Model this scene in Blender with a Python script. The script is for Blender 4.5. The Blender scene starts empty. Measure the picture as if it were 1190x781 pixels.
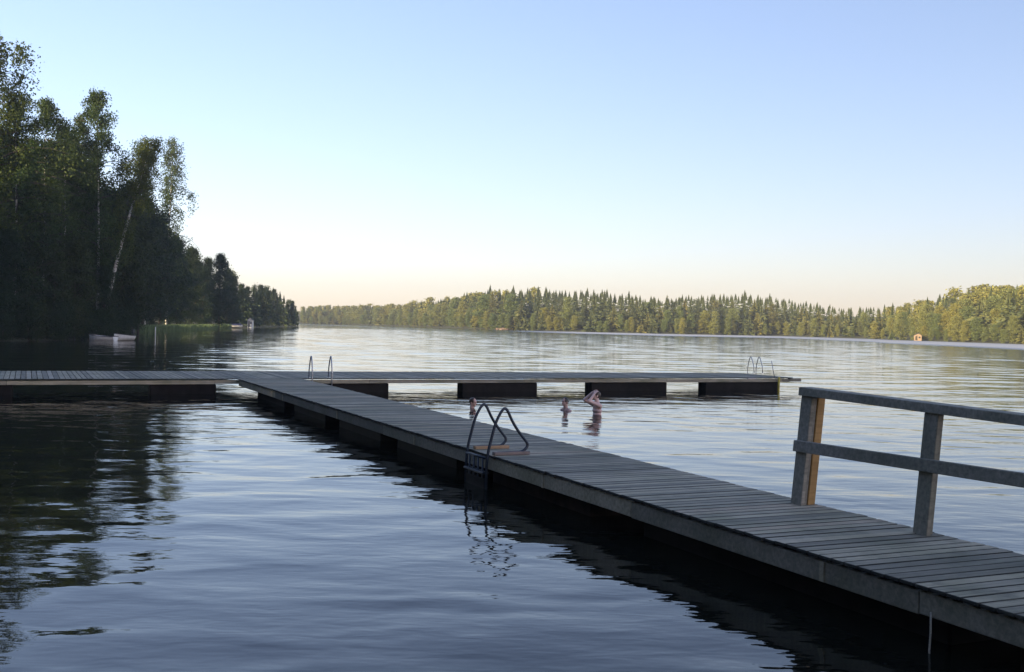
import bpy, bmesh, math, random
import numpy as np
from mathutils import Matrix, Vector

# ------------------------------------------------------------------ camera, world, sun, exposure
sc = bpy.context.scene
COL = sc.collection
F_PX, PW, PH = 1270.0, 1190.0, 781.0            # focal length in photo pixels, photo size
EYE, DECK = 2.26, 0.46                          # eye and deck height over the water
HZ0, ROLL = 365.0, 0.02                         # horizon row at photo column 0 and its slope
_rho = math.atan(ROLL)
_th = math.atan((PH/2-(HZ0+ROLL*PW/2))*math.cos(_rho)/F_PX)
CF = np.array([0, math.cos(_th), -math.sin(_th)])
_R0 = np.array([1.0, 0, 0]); _U0 = np.cross(_R0, CF)
CR = math.cos(_rho)*_R0+math.sin(_rho)*_U0
CU = -math.sin(_rho)*_R0+math.cos(_rho)*_U0
cam_d = bpy.data.cameras.new("camera")
cam = bpy.data.objects.new("camera", cam_d); COL.objects.link(cam)
cam_d.sensor_width = 36; cam_d.sensor_fit = 'HORIZONTAL'; cam_d.lens = 36*F_PX/PW
cam_d.clip_end = 5000; cam_d.clip_start = 0.1
M = Matrix(((CR[0], CU[0], -CF[0], 0), (CR[1], CU[1], -CF[1], 0), (CR[2], CU[2], -CF[2], EYE), (0, 0, 0, 1)))
cam.matrix_world = M
sc.camera = cam

SUN_AZ, SUN_EL = math.radians(-132), math.radians(11.0)   # azimuth clockwise from +Y
world = bpy.data.worlds.new("World"); sc.world = world; world.use_nodes = True
wn, wl = world.node_tree.nodes, world.node_tree.links
wn.clear()
sky = wn.new('ShaderNodeTexSky'); sky.sky_type = 'NISHITA'; sky.sun_disc = False
sky.sun_elevation = SUN_EL; sky.sun_rotation = -SUN_AZ
sky.air_density = 1.0; sky.dust_density = 0.5; sky.ozone_density = 2.6; sky.altitude = 0
bg = wn.new('ShaderNodeBackground'); bg.inputs[1].default_value = 0.15
wo = wn.new('ShaderNodeOutputWorld')
wb = wn.new('ShaderNodeMix'); wb.data_type = 'RGBA'; wb.blend_type = 'MULTIPLY'; wb.inputs[0].default_value = 1.0
wb.inputs[7].default_value = (1.085, 0.95, 1.06, 1)          # the camera's white balance
gm = wn.new('ShaderNodeGamma'); gm.inputs[1].default_value = 0.8
wl.new(sky.outputs[0], gm.inputs[0]); wl.new(gm.outputs[0], wb.inputs[6]); wl.new(wb.outputs[2], bg.inputs[0]); wl.new(bg.outputs[0], wo.inputs[0])
sun_d = bpy.data.lights.new("sun", 'SUN'); sun_d.energy = 5.0; sun_d.angle = math.radians(0.6); sun_d.color = (1.0, 0.8, 0.5)
sun = bpy.data.objects.new("sun", sun_d); COL.objects.link(sun)
_sd = Vector((math.sin(SUN_AZ)*math.cos(SUN_EL), math.cos(SUN_AZ)*math.cos(SUN_EL), math.sin(SUN_EL)))
sun.rotation_euler = _sd.to_track_quat('Z', 'Y').to_euler()
vs = sc.view_settings
vs.view_transform = 'Standard'; vs.look = 'None'; vs.gamma = 1; vs.use_curve_mapping = False
vs.exposure = 1.28

# ------------------------------------------------------------------ helpers
def hz(px): return HZ0+ROLL*px
def un(px, py, z=0.0):
    d = CF*F_PX+CR*(px-PW/2)-CU*(py-PH/2); t = (z-EYE)/d[2]
    return np.array([0, 0, EYE])+t*d
def at(px, D): return np.array([(px-PW/2)/F_PX*D, D])
def top_z(px, ty, D): return EYE+(hz(px)-ty)*D/F_PX
def interp(x, table):
    return float(np.interp(x, [t[0] for t in table], [t[1] for t in table]))

def tag(o, label=None, cat=None, group=None, kind=None):
    if label: o['label'] = label
    if cat: o['category'] = cat
    if group: o['group'] = group
    if kind: o['kind'] = kind
    return o
def empty(name, loc=(0, 0, 0), rz=0.0):
    o = bpy.data.objects.new(name, None); COL.objects.link(o)
    o.location = loc; o.rotation_euler = (0, 0, rz); o.empty_display_size = 0.3
    return o
def link(name, me, mat=None, parent=None):
    o = bpy.data.objects.new(name, me); COL.objects.link(o)
    if mat is not None and not me.materials: me.materials.append(mat)
    if parent is not None: o.parent = parent
    return o
def copy_tree(o, parent=None):
    c = o.copy(); COL.objects.link(c)
    if parent is not None: c.parent = parent
    for ch in list(o.children): copy_tree(ch, c)
    return c

class MB:
    """collects polygons"""
    def __init__(s): s.v = []; s.f = []; s.r = []; s.sm = []
    def add(s, vs_, fs, rnd=0.0, smooth=False):
        b = len(s.v); s.v += [tuple(p) for p in vs_]
        for f in fs: s.f.append([b+i for i in f]); s.r.append(rnd); s.sm.append(smooth)
    def box(s, o, a, b, c, rnd=0.0, bev=0.0):
        """box from corner o with edge vectors a, b, c (right handed); small chamfers when bev>0"""
        o, a, b, c = map(np.array, (o, a, b, c))
        if bev <= 0:
            P = [o, o+a, o+a+b, o+b, o+c, o+a+c, o+a+b+c, o+b+c]
            s.add(P, [(3, 2, 1, 0), (4, 5, 6, 7), (0, 1, 5, 4), (1, 2, 6, 5), (2, 3, 7, 6), (3, 0, 4, 7)], rnd); return
        la, lb, lc = (np.linalg.norm(x) for x in (a, b, c)); ia, ib, ic = a/la*bev, b/lb*bev, c/lc*bev
        bm = bmesh.new()
        P = [o, o+a, o+a+b, o+b, o+c, o+a+c, o+a+b+c, o+b+c]
        vv = [bm.verts.new(p) for p in P]
        for f in [(3, 2, 1, 0), (4, 5, 6, 7), (0, 1, 5, 4), (1, 2, 6, 5), (2, 3, 7, 6), (3, 0, 4, 7)]: bm.faces.new([vv[i] for i in f])
        bmesh.ops.bevel(bm, geom=list(bm.edges), offset=bev, segments=1, affect='EDGES')
        bm.verts.index_update()
        s.add([v.co[:] for v in bm.verts], [[v.index for v in f.verts] for f in bm.faces], rnd); bm.free()
    def tube(s, path, rad, n=8, cap=True, rnd=0.0):
        path = [np.array(p, float) for p in path]
        rad = rad if hasattr(rad, '__len__') else [rad]*len(path)
        V = []; Fs = []; prev = None
        for i, p in enumerate(path):
            t = path[min(i+1, len(path)-1)]-path[max(i-1, 0)]; t = t/(np.linalg.norm(t)+1e-9)
            if prev is None:
                ref = np.array([0, 0, 1.0]) if abs(t[2]) < .9 else np.array([1.0, 0, 0])
                x = np.cross(ref, t)
            else: x = prev-t*(prev@t)
            x /= np.linalg.norm(x)+1e-9; y = np.cross(t, x); prev = x
            for k in range(n):
                a = 2*math.pi*k/n; V.append(p+rad[i]*(math.cos(a)*x+math.sin(a)*y))
        for i in range(len(path)-1):
            for k in range(n):
                a, b = i*n+k, i*n+(k+1) % n; Fs.append((a, b, b+n, a+n))
        if cap:
            Fs.append(tuple(reversed(range(n)))); Fs.append(tuple(range((len(path)-1)*n, len(path)*n)))
        s.add(V, Fs, rnd, True)
    def mesh(s, name):
        me = bpy.data.meshes.new(name); me.from_pydata(s.v, [], s.f)
        at_ = me.attributes.new("rnd", 'FLOAT', 'FACE'); at_.data.foreach_set('value', s.r)
        me.polygons.foreach_set('use_smooth', s.sm)
        me.update(); return me
    def build(s, name, mat, parent=None): return link(name, s.mesh(name), mat, parent)

def quads_mesh(name, Q, rnd=None):
    """Q: (N,4,3)"""
    N = len(Q); me = bpy.data.meshes.new(name)
    me.vertices.add(4*N); me.vertices.foreach_set('co', np.ascontiguousarray(Q, np.float32).reshape(-1))
    me.loops.add(4*N); me.loops.foreach_set('vertex_index', np.arange(4*N, dtype=np.int32))
    me.polygons.add(N); me.polygons.foreach_set('loop_start', np.arange(0, 4*N, 4, dtype=np.int32))
    a = me.attributes.new("rnd", 'FLOAT', 'FACE')
    a.data.foreach_set('value', np.asarray(rnd if rnd is not None else np.random.default_rng(1).random(N), np.float32))
    me.update(calc_edges=True); me.validate(); return me

# ------------------------------------------------------------------ materials
class NT:
    def __init__(s, name):
        s.m = bpy.data.materials.new(name); s.m.use_nodes = True
        s.n, s.l = s.m.node_tree.nodes, s.m.node_tree.links
        s.b = s.n['Principled BSDF']; s.out = s.n['Material Output']
    def new(s, t, **kw):
        nd = s.n.new(t)
        for k, v in kw.items():
            if k in nd.inputs: nd.inputs[k].default_value = v
            else: setattr(nd, k, v)
        return nd
    def lk(s, a, b): s.l.new(a, b)
    def coord(s, scale=(1, 1, 1), rot=(0, 0, 0), which='Object'):
        tc = s.new('ShaderNodeTexCoord'); mp = s.new('ShaderNodeMapping')
        mp.inputs['Scale'].default_value = scale; mp.inputs['Rotation'].default_value = rot
        s.lk(tc.outputs[which], mp.inputs['Vector']); return mp.outputs[0]
    def noise(s, vec, scale, detail=4, rough=.5, dist=0):
        nd = s.new('ShaderNodeTexNoise'); nd.inputs['Scale'].default_value = scale
        nd.inputs['Detail'].default_value = detail; nd.inputs['Roughness'].default_value = rough
        nd.inputs['Distortion'].default_value = dist
        if vec is not None: s.lk(vec, nd.inputs['Vector'])
        return nd.outputs[0]
    def ramp(s, fac, stops):
        r = s.new('ShaderNodeValToRGB'); e = r.color_ramp.elements
        while len(e) < len(stops): e.new(.5)
        for k, (p, c) in enumerate(stops): e[k].position = p; e[k].color = (*c, 1) if len(c) == 3 else c
        s.lk(fac, r.inputs[0]); return r.outputs[0]
    def math(s, op, a, b=None, clamp=False):
        nd = s.new('ShaderNodeMath', operation=op); nd.use_clamp = clamp
        for i, x in enumerate((a, b)):
            if x is None: continue
            if isinstance(x, (int, float)): nd.inputs[i].default_value = x
            else: s.lk(x, nd.inputs[i])
        return nd.outputs[0]
    def mix(s, fac, a, b, mode='MIX'):
        nd = s.new('ShaderNodeMix', data_type='RGBA', blend_type=mode)
        for k, x in ((0, fac), (6, a), (7, b)):
            if isinstance(x, (int, float)): nd.inputs[k].default_value = x
            elif isinstance(x, tuple): nd.inputs[k].default_value = (*x, 1)
            else: s.lk(x, nd.inputs[k])
        return nd.outputs[2]
    def attr(s, name):
        a = s.new('ShaderNodeAttribute'); a.attribute_name = name; return a.outputs['Fac']
    def bump(s, h, strength=.3, dist=.01):
        nd = s.new('ShaderNodeBump'); nd.inputs['Strength'].default_value = strength; nd.inputs['Distance'].default_value = dist
        s.lk(h, nd.inputs['Height']); s.lk(nd.outputs[0], s.b.inputs['Normal'])
    def set(s, **kw):
        for k, v in kw.items():
            k = k.replace('_', ' ')
            if isinstance(v, (int, float)): s.b.inputs[k].default_value = v
            elif isinstance(v, tuple): s.b.inputs[k].default_value = (*v, 1)
            else: s.lk(v, s.b.inputs[k])
        return s.m

def wood(name, dark, light, stretch, rot=0.0, warm=None, edge=False):
    """weathered boards; grain runs along the object x axis (stretch small there)"""
    t = NT(name)
    g = t.noise(t.coord(stretch, (0, 0, rot)), 1.0, 8, .62, .4)
    base = t.ramp(g, [(.28, dark), (.72, light)])
    blot = t.noise(t.coord((1, 1, 1)), 1.3, 5, .6)
    base = t.mix(t.ramp(blot, [(.38, (0, 0, 0)), (.68, (1, 1, 1))]), base, t.mix(1.0, base, (.62, .66, .58), 'MULTIPLY'))
    r = t.attr('rnd')
    base = t.mix(1.0, base, t.ramp(r, [(0, (.55, .56, .58)), (.5, (.95, .95, .95)), (1, (1.3, 1.26, 1.18))]), 'MULTIPLY')
    if warm is not None: base = t.mix(t.ramp(r, [(.86, (0, 0, 0)), (.93, (.5, .5, .5))]), base, warm)
    if edge:                                                     # sawn edges and chamfers coloured near black, plus darker blotches
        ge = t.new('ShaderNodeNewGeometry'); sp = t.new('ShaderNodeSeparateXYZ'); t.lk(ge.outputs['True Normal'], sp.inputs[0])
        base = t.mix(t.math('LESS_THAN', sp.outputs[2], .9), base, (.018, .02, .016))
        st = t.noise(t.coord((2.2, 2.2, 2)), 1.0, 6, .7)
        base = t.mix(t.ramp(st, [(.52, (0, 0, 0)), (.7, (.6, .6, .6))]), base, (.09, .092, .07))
    t.bump(g, .45, .006)
    return t.set(Base_Color=base, Roughness=.78)

def leafy(name, c1, c2, trans=.3):
    t = NT(name)
    oi = t.new('ShaderNodeObjectInfo')
    n = t.noise(t.coord((1, 1, 1)), .45, 3, .6)
    k = t.math('ADD', t.math('MULTIPLY', t.attr('rnd'), .45), t.math('MULTIPLY', n, .55))
    c = t.ramp(k, [(.25, c1), (.75, c2)])
    tint = t.ramp(oi.outputs['Random'], [(0, (.72, .82, .8)), (.5, (1, 1, 1)), (1, (1.35, 1.12, .8))])
    c = t.mix(1.0, c, tint, 'MULTIPLY')
    t.set(Base_Color=c, Roughness=.6)
    t.b.inputs['Specular IOR Level'].default_value = .25
    tr = t.new('ShaderNodeBsdfTranslucent'); t.lk(c, tr.inputs[0])
    mx = t.new('ShaderNodeMixShader'); mx.inputs[0].default_value = trans
    t.lk(t.b.outputs[0], mx.inputs[1]); t.lk(tr.outputs[0], mx.inputs[2]); t.lk(mx.outputs[0], t.out.inputs[0])
    return t.m

def paint(name, col, rough=.5, metal=0.0, dirt=.25, scale=6):
    t = NT(name)
    n = t.noise(t.coord((1, 1, 1)), scale, 6, .65)
    dk = tuple(x*(1-dirt*1.6) for x in col)
    c = t.ramp(n, [(.35, dk), (.62, col)])
    t.bump(n, .1, .004)
    return t.set(Base_Color=c, Roughness=rough, Metallic=metal)

MAT = {}
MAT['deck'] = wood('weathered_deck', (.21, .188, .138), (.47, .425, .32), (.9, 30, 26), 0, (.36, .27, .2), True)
MAT['beam'] = wood('weathered_beam', (.2, .18, .14), (.42, .38, .3), (.9, 22, 22))
MAT['rail'] = wood('weathered_rail', (.16, .15, .125), (.36, .34, .29), (.9, 24, 24))
MAT['newwood'] = wood('fresh_pine_stud', (.30, .17, .06), (.46, .28, .11), (1.2, 30, 30))
MAT['blockwood'] = wood('ochre_block', (.34, .2, .11), (.5, .33, .2), (1.2, 20, 20))
MAT['pinkwood'] = wood('pinkish_block', (.27, .2, .19), (.4, .31, .3), (1.2, 20, 20))
MAT['float'] = paint('tarred_float', (.014, .012, .011), .6, 0, .4, 3)
MAT['floatrust'] = paint('rusty_float', (.03, .019, .014), .7, 0, .5, 4)
for k_ in ('float', 'floatrust'): MAT[k_].node_tree.nodes['Principled BSDF'].inputs['Specular IOR Level'].default_value = .12
MAT['navysteel'] = paint('dark_painted_steel', (.03, .045, .07), .4, .3, .4, 20)
MAT['galv'] = paint('galvanised_steel', (.42, .43, .47), .35, .9, .2, 20)
MAT['yellow'] = paint('yellow_paint', (.55, .42, .05), .5, 0, .3, 10)
MAT['rope'] = paint('pale_rope', (.5, .47, .4), .9, 0, .3, 60)
MAT['white'] = paint('white_gelcoat', (.75, .75, .73), .35, 0, .15, 2)
MAT['navycloth'] = paint('navy_tarpaulin', (.03, .045, .14), .7, 0, .3, 2)
MAT['darkplastic'] = paint('black_motor_cowl', (.03, .03, .032), .4, 0, .2, 8)
MAT['roof'] = paint('dark_roof_felt', (.08, .075, .075), .8, 0, .3, 2)
MAT['cabin'] = paint('ochre_boards', (.33, .23, .145), .8, 0, .2, 2)
MAT['glass'] = paint('window_glass', (.03, .035, .04), .08, 0, .1, 2)
MAT['rock'] = paint('reddish_granite', (.27, .19, .155), .85, 0, .4, 1.5)
MAT['skin'] = paint('skin', (.6, .37, .3), .45, 0, .12, 9)
MAT['skinpale'] = paint('pale_skin', (.68, .46, .4), .4, 0, .12, 9)
MAT['hair'] = paint('wet_dark_hair', (.025, .017, .013), .35, 0, .3, 40)
MAT['hairbrown'] = paint('wet_brown_hair', (.06, .035, .022), .35, 0, .3, 40)
MAT['eye'] = paint('eye_dark', (.02, .018, .016), .2, 0, .1, 40)
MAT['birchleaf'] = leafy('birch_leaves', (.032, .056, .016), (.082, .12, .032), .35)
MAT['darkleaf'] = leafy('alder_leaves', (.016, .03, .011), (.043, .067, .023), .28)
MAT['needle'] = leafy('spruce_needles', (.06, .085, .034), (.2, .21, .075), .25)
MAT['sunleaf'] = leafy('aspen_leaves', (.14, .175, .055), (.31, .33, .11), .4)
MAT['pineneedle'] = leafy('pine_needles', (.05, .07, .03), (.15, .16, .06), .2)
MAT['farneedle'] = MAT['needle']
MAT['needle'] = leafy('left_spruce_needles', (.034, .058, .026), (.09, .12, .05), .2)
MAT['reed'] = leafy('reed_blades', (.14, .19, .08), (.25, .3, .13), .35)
t = NT('birch_bark')
nb = t.noise(t.coord((1, 1, 5)), 1.6, 5, .6)
MAT['bark'] = t.set(Base_Color=t.mix(t.attr('rnd'), t.ramp(nb, [(.34, (.05, .045, .04)), (.44, (.45, .43, .39)), (.8, (.6, .58, .54))]), (.05, .04, .032)), Roughness=.8)
MAT['darkbark'] = paint('dark_bark', (.1, .075, .055), .9, 0, .5, 2)

# ground
t = NT('forest_floor')
n1 = t.noise(t.coord((1, 1, 1)), .35, 8, .6)
MAT['ground'] = t.set(Base_Color=t.ramp(n1, [(.3, (.035, .04, .018)), (.55, (.06, .065, .028)), (.75, (.1, .085, .055))]), Roughness=.95)

# ------------------------------------------------------------------ lake outline and terrain
LEFT = [(0, 91), (60, 97), (128, 108), (156, 122), (163, 172), (200, 195), (240, 230), (270, 266), (300, 308), (345, 385)]
FAR = [(340, 740), (401, 735), (481, 590), (571, 450), (647, 420), (770, 392), (904, 398), (1013, 342), (1034, 318), (1100, 295), (1190, 265), (1300, 238)]
lake = [(-12, 3.2), (-26, 12), (-37, 30), (-45, 52), (-46, 75)]
lake += [tuple(at(*p)) for p in LEFT]
lake += [(-92, 440), (-145, 540), (-190, 680)]
lake += [tuple(at(*p)) for p in FAR]
lake += [(185, 190), (230, 130), (240, 60), (200, 0), (120, -35), (60, -25), (25, -6), (12, 0.5), (0, 2.6)]
LK = np.array(lake)

def shore_dist(P):
    """signed distance to the lake outline, positive on land"""
    P = np.asarray(P, float); A = LK; B = np.roll(LK, -1, 0)
    d = np.full(len(P), 1e9); ins = np.zeros(len(P), bool)
    for a, b in zip(A, B):
        ab = b-a; tt = np.clip(((P-a)@ab)/(ab@ab), 0, 1)
        q = P-(a+tt[:, None]*ab); d = np.minimum(d, np.hypot(q[:, 0], q[:, 1]))
        c = (a[1] > P[:, 1]) != (b[1] > P[:, 1])
        with np.errstate(divide='ignore', invalid='ignore'):
            xi = (b[0]-a[0])*(P[:, 1]-a[1])/(b[1]-a[1])+a[0]
        ins ^= c & (P[:, 0] < xi)
    return np.where(ins, -d, d)
def ground_z(P):
    P = np.atleast_2d(np.asarray(P, float)); d = shore_dist(P)
    up = np.minimum(d*.16, .6+d*.07)
    up = np.minimum(up, 9+0*d)+.25*np.sin(P[:, 0]*.21)*np.sin(P[:, 1]*.17)*np.clip(d/12, 0, 1)
    dn = np.maximum(d*.18, -1.2)
    return np.where(d > 0, up, dn)-.02
xs = np.unique(np.concatenate([np.linspace(-2500, -300, 12), np.linspace(-300, 400, 141), np.linspace(400, 2500, 12), np.linspace(-60, 30, 46)]))
ys = np.unique(np.concatenate([np.linspace(-1500, -80, 8), np.linspace(-80, 900, 150), np.linspace(900, 3000, 12), np.linspace(-20, 120, 50)]))
X, Y = np.meshgrid(xs, ys); P = np.stack([X.ravel(), Y.ravel()], 1)
Z = ground_z(P)
nx, ny = len(xs), len(ys)
me = bpy.data.meshes.new('terrain')
idx = np.arange(nx*ny).reshape(ny, nx)
fa = np.stack([idx[:-1, :-1], idx[:-1, 1:], idx[1:, 1:], idx[1:, :-1]], -1).reshape(-1, 4)
me.from_pydata(np.column_stack([P, Z]).tolist(), [], fa.tolist()); me.polygons.foreach_set('use_smooth', [True]*len(fa)); me.update()
tag(link('terrain', me, MAT['ground']), kind='structure')

# water sheet with a wind-ruffle attribute: calm by the jetty, light ripple on the open lake, a ruffled band under the far right shore
xs = np.unique(np.round(np.concatenate([np.arange(-320, 301, 5.0), np.arange(-125, 140, .75)]), 3))
ys = np.unique(np.round(np.concatenate([np.arange(-60, 801, 5.0), np.arange(18, 110, .42), np.arange(110, 330, .75)]), 3))
X, Y = np.meshgrid(xs, ys); P = np.stack([X.ravel(), Y.ravel()], 1)
nx, ny = len(xs), len(ys)
d = -shore_dist(P)
def sst(a, b, x): t_ = np.clip((x-a)/(b-a), 0, 1); return t_*t_*(3-2*t_)
pxs = 595+F_PX*P[:, 0]/np.maximum(P[:, 1], 1)
farD = np.interp(pxs, [p[0] for p in FAR], [p[1] for p in FAR])
off = farD-P[:, 1]
streak = sst(560, 680, pxs)*sst(115, 80, off)*sst(4, 16, off)*(P[:, 1] > 120)
open_ = sst(18, 110, P[:, 1])*sst(0, 40, d)
# long low wavelets raised by the breeze on the open lake
wr = np.random.default_rng(21); WZ = np.zeros(len(P))
NW = 46
for k in range(NW):
    lam = wr.uniform(1.7, 4.2); a_ = math.pi/2+wr.normal()*.55; kx, ky = 2*math.pi/lam*math.cos(a_), 2*math.pi/lam*math.sin(a_)
    amp = .021*math.sqrt(2/NW)*lam/(2*math.pi); WZ += amp*np.sin(P[:, 0]*kx+P[:, 1]*ky+wr.uniform(0, 6.283))
WZ *= sst(18, 60, P[:, 1])*sst(0, 25, d)*sst(330, 300, P[:, 1])*sst(130, 110, np.abs(P[:, 0]-7))
me = bpy.data.meshes.new('lake_water')
idx = np.arange(nx*ny).reshape(ny, nx)
fa = np.stack([idx[:-1, :-1], idx[:-1, 1:], idx[1:, 1:], idx[1:, :-1]], -1).reshape(-1, 4)
me.from_pydata(np.column_stack([P, WZ]).tolist(), [], fa.tolist())
for nm, val in (('streak', streak), ('open', open_)):
    a = me.attributes.new(nm, 'FLOAT', 'POINT'); a.data.foreach_set('value', val.astype(np.float32))
me.polygons.foreach_set('use_smooth', [True]*len(fa)); me.update()
t = NT('lake_surface')
w1 = t.noise(t.coord((.82, 1.2, 1), (0, 0, .22)), .85, 1.5, .4, .4)
w2 = t.noise(t.coord((.8, 1.7, 1), (0, 0, -.12)), 2.6, 2, .5, .2)
w3 = t.noise(t.coord((.5, 1.0, 1), (0, 0, .1)), .2, 2, .5)
w4 = t.noise(t.coord((1, 2.0, 1), (0, 0, .3)), 7.0, 2, .5)
gust = t.ramp(t.noise(t.coord((.05, .12, 1), (0, 0, .1)), 1.0, 3, .5), [(.35, (.35,)*3), (.65, (1,)*3)])
fine = t.math('ADD', t.math('MULTIPLY', w2, .0078), t.math('MULTIPLY', w4, .0007))
h = t.math('ADD', t.math('MULTIPLY', w1, .034), t.math('MULTIPLY', fine, gust))
h = t.math('ADD', h, t.math('MULTIPLY', w3, .03))
t.bump(t.math('MULTIPLY', h, t.math('SUBTRACT', 1.0, t.math('MULTIPLY', t.math('ADD', t.attr('open'), t.math('MULTIPLY', t.attr('streak'), .2)), .8))), 1.0, 1.0)
rg = t.math('ADD', t.math('MULTIPLY', t.attr('open'), .085), t.math('MULTIPLY', t.attr('streak'), .45))
rg = t.math('ADD', rg, .012)
t.set(Base_Color=(.007, .008, .006), Roughness=rg); t.lk(t.math('ADD', t.math('ADD', t.math('MULTIPLY', t.attr('streak'), 5.0), t.math('MULTIPLY', t.attr('open'), .75)), 1.335), t.b.inputs['IOR'])
tag(link('lake_water', me, t.m), kind='structure')
WATER = t

# ------------------------------------------------------------------ trees
def leaf_quads(rng, C, size, aspect=.6, flat=0.0):
    """random quads at centres C (N,3)"""
    N = len(C); a = rng.normal(size=(N, 3)); a[:, 2] *= (1-flat); a /= np.linalg.norm(a, axis=1)[:, None]
    b = rng.normal(size=(N, 3)); b -= a*(a*b).sum(1)[:, None]; b /= np.linalg.norm(b, axis=1)[:, None]
    s = size*rng.uniform(.6, 1.3, N)[:, None]; a = a*s*.5; b = b*s*.5*aspect
    return np.stack([C-a, C-b*.9+a*.1, C+a, C+b*.9+a*.1], 1)

def gen_broad(seed, h=20.0, *a_, thick=.012, **k_):
    return _gen_broad(seed, h, *a_, thick=thick, **k_)
def _gen_broad(seed, h=20.0, spread=.2, base=.25, lean=0.0, wob=.02, nb=70, clumps=6, leaves=20, ls=.26, droop=1.0, hang=.9, shape=.7, sig=.38, holes=.3, thick=.012):
    """broadleaf tree: returns (trunk MB, leaf quads)"""
    rng = np.random.default_rng(seed); tr = MB()
    ts = np.linspace(0, 1, 14); ph = rng.uniform(0, 6, 2)
    def tp(t_): return np.array([lean*h*t_**1.2+wob*h*math.sin(3.1*t_+ph[0])*t_, wob*h*math.sin(2.3*t_+ph[1])*t_, h*t_])
    tr.tube([tp(x)+np.array([0, 0, -.5 if i == 0 else 0]) for i, x in enumerate(ts)], [max(thick*h*(1-x)**.8, .02) for x in ts], 7)
    C = []
    sect = rng.uniform(.45, 1.15, 9)
    for i in range(nb):
        u = (i+.5)/nb; t_ = base+(1-base)*u**.85
        az = i*2.399+rng.normal()*.35
        prof = (1-u)**shape*(.4+.6*min(1, u*5))+.06
        L = spread*h*prof*rng.uniform(.35, 1.3)*sect[int((az % 6.283)/6.284*9)]
        dr = np.array([math.cos(az), math.sin(az), 0]); up = rng.uniform(.45, .95)
        path = [tp(t_)+dr*L*s+np.array([0, 0, L*(up*s-droop*.55*s*s)]) for s in np.linspace(0, 1, 5)]
        r0 = .0035*h*(1-t_)**.5+.012
        tr.tube(path, [r0*(1-.85*s) for s in np.linspace(0, 1, 5)], 4, False, 1.0)
        if rng.random() < holes*.4: continue
        for c in range(clumps):
            if rng.random() < holes: continue
            s = rng.uniform(.35, 1.05); k = min(int(s*4), 3); fr = s*4-k
            p = path[k]*(1-fr)+path[k+1]*fr+rng.normal(size=3)*np.array([.12, .12, .08])*L*.5
            n = int(leaves*rng.uniform(.5, 1.4))
            q = p+rng.normal(size=(n, 3))*np.array([sig, sig, sig*.6])
            q[:, 2] -= hang*rng.uniform(0, 1, n)**1.5*rng.uniform(.4, 1.2)
            C.append(q)
    C.append(tp(.97)+rng.normal(size=(leaves, 3))*np.array([.25, .25, .5]))
    C = np.concatenate(C); return tr, leaf_quads(rng, C, ls)

def gen_spruce(seed, h=14.0, tiers=20, per=9, width=.16, sub=3, dens=1.0):
    rng = np.random.default_rng(seed); tr = MB()
    tr.tube([(0, 0, -.5), (0, 0, h*.5), (0, 0, h)], [.011*h, .006*h, .012], 6)
    Q = []
    for i in range(tiers):
        u = (i+.5)/tiers; z = h*(.08+.9*u)
        for k in range(per if u < .8 else max(4, per//2)):
            az = rng.uniform(0, 6.283); L = h*width*((1-u)**.85+.08)*rng.uniform(.55, 1.25)
            if rng.random() < .12: continue
            d_ = np.array([math.cos(az), math.sin(az), 0]); sd = np.array([-d_[1], d_[0], 0])
            z0 = z+rng.normal()*h*.012; dn = rng.uniform(.25, .6)
            for j in range(sub):
                s0, s1 = j/sub, (j+1.15)/sub
                w0 = L*.34*(1-s0*.65)*rng.uniform(.7, 1.2); w1 = L*.34*(1-min(s1, 1)*.75)*rng.uniform(.5, 1.1)
                a = d_*L*s0+np.array([0, 0, -L*dn*s0+L*.18*s0*s0]); b = d_*L*s1+np.array([0, 0, -L*dn*s1+L*.18*s1*s1])
                o = np.array([0, 0, z0]); tw = np.array([0, 0, rng.normal()*L*.12])
                Q.append([o+a-sd*w0*.5-tw, o+b-sd*w1*.5, o+b+sd*w1*.5, o+a+sd*w0*.5+tw])
                # hanging twigs under the bough
                m = (a+b)/2; hh = L*.3*rng.uniform(.5, 1.1)
                Q.append([o+a*.8+m*.2, o+b, o+b*.9+m*.1-np.array([0, 0, hh*.6]), o+m-np.array([0, 0, hh])])
    for k in range(4):
        az = k*math.pi/4; d_ = np.array([math.cos(az), math.sin(az), 0])*h
        Q.append([d_*.045+[0, 0, h*.72], d_*.018+[0, 0, h*.9], -d_*.018+[0, 0, h*.9], -d_*.045+[0, 0, h*.72]])
        Q.append([d_*.022+[0, 0, h*.87], d_*.002+[0, 0, h], -d_*.002+[0, 0, h], -d_*.022+[0, 0, h*.87]])
    top = np.array([0, 0, h]); Q.append([top+[0, 0, .25], top+[-.12, 0, -.6], top+[0, .05, -.9], top+[.12, 0, -.6]])
    return tr, np.array(Q)

def gen_pine(seed, h=15.0):
    rng = np.random.default_rng(seed); tr = MB()
    tr.tube([(0, 0, -.5), (.1, 0, h*.5), (-.1, .1, h*.97)], [.012*h, .009*h, .03], 6)
    C = []
    for i in range(46):
        u = rng.uniform(0, 1); z = h*(.3+.67*u); az = rng.uniform(0, 6.283)
        L = h*.16*(1-u*.75)*rng.uniform(.4, 1.15)
        e = np.array([math.cos(az)*L, math.sin(az)*L, z+L*.25])
        tr.tube([(0, 0, z), e], [.05, .02], 4, False)
        for _ in range(3): C.append(e*np.array([rng.uniform(.5, 1.05)]*2+[1])+rng.normal(size=(16, 3))*np.array([.5, .5, .45]))
    return tr, leaf_quads(rng, np.concatenate(C), .5, .45)

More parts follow.
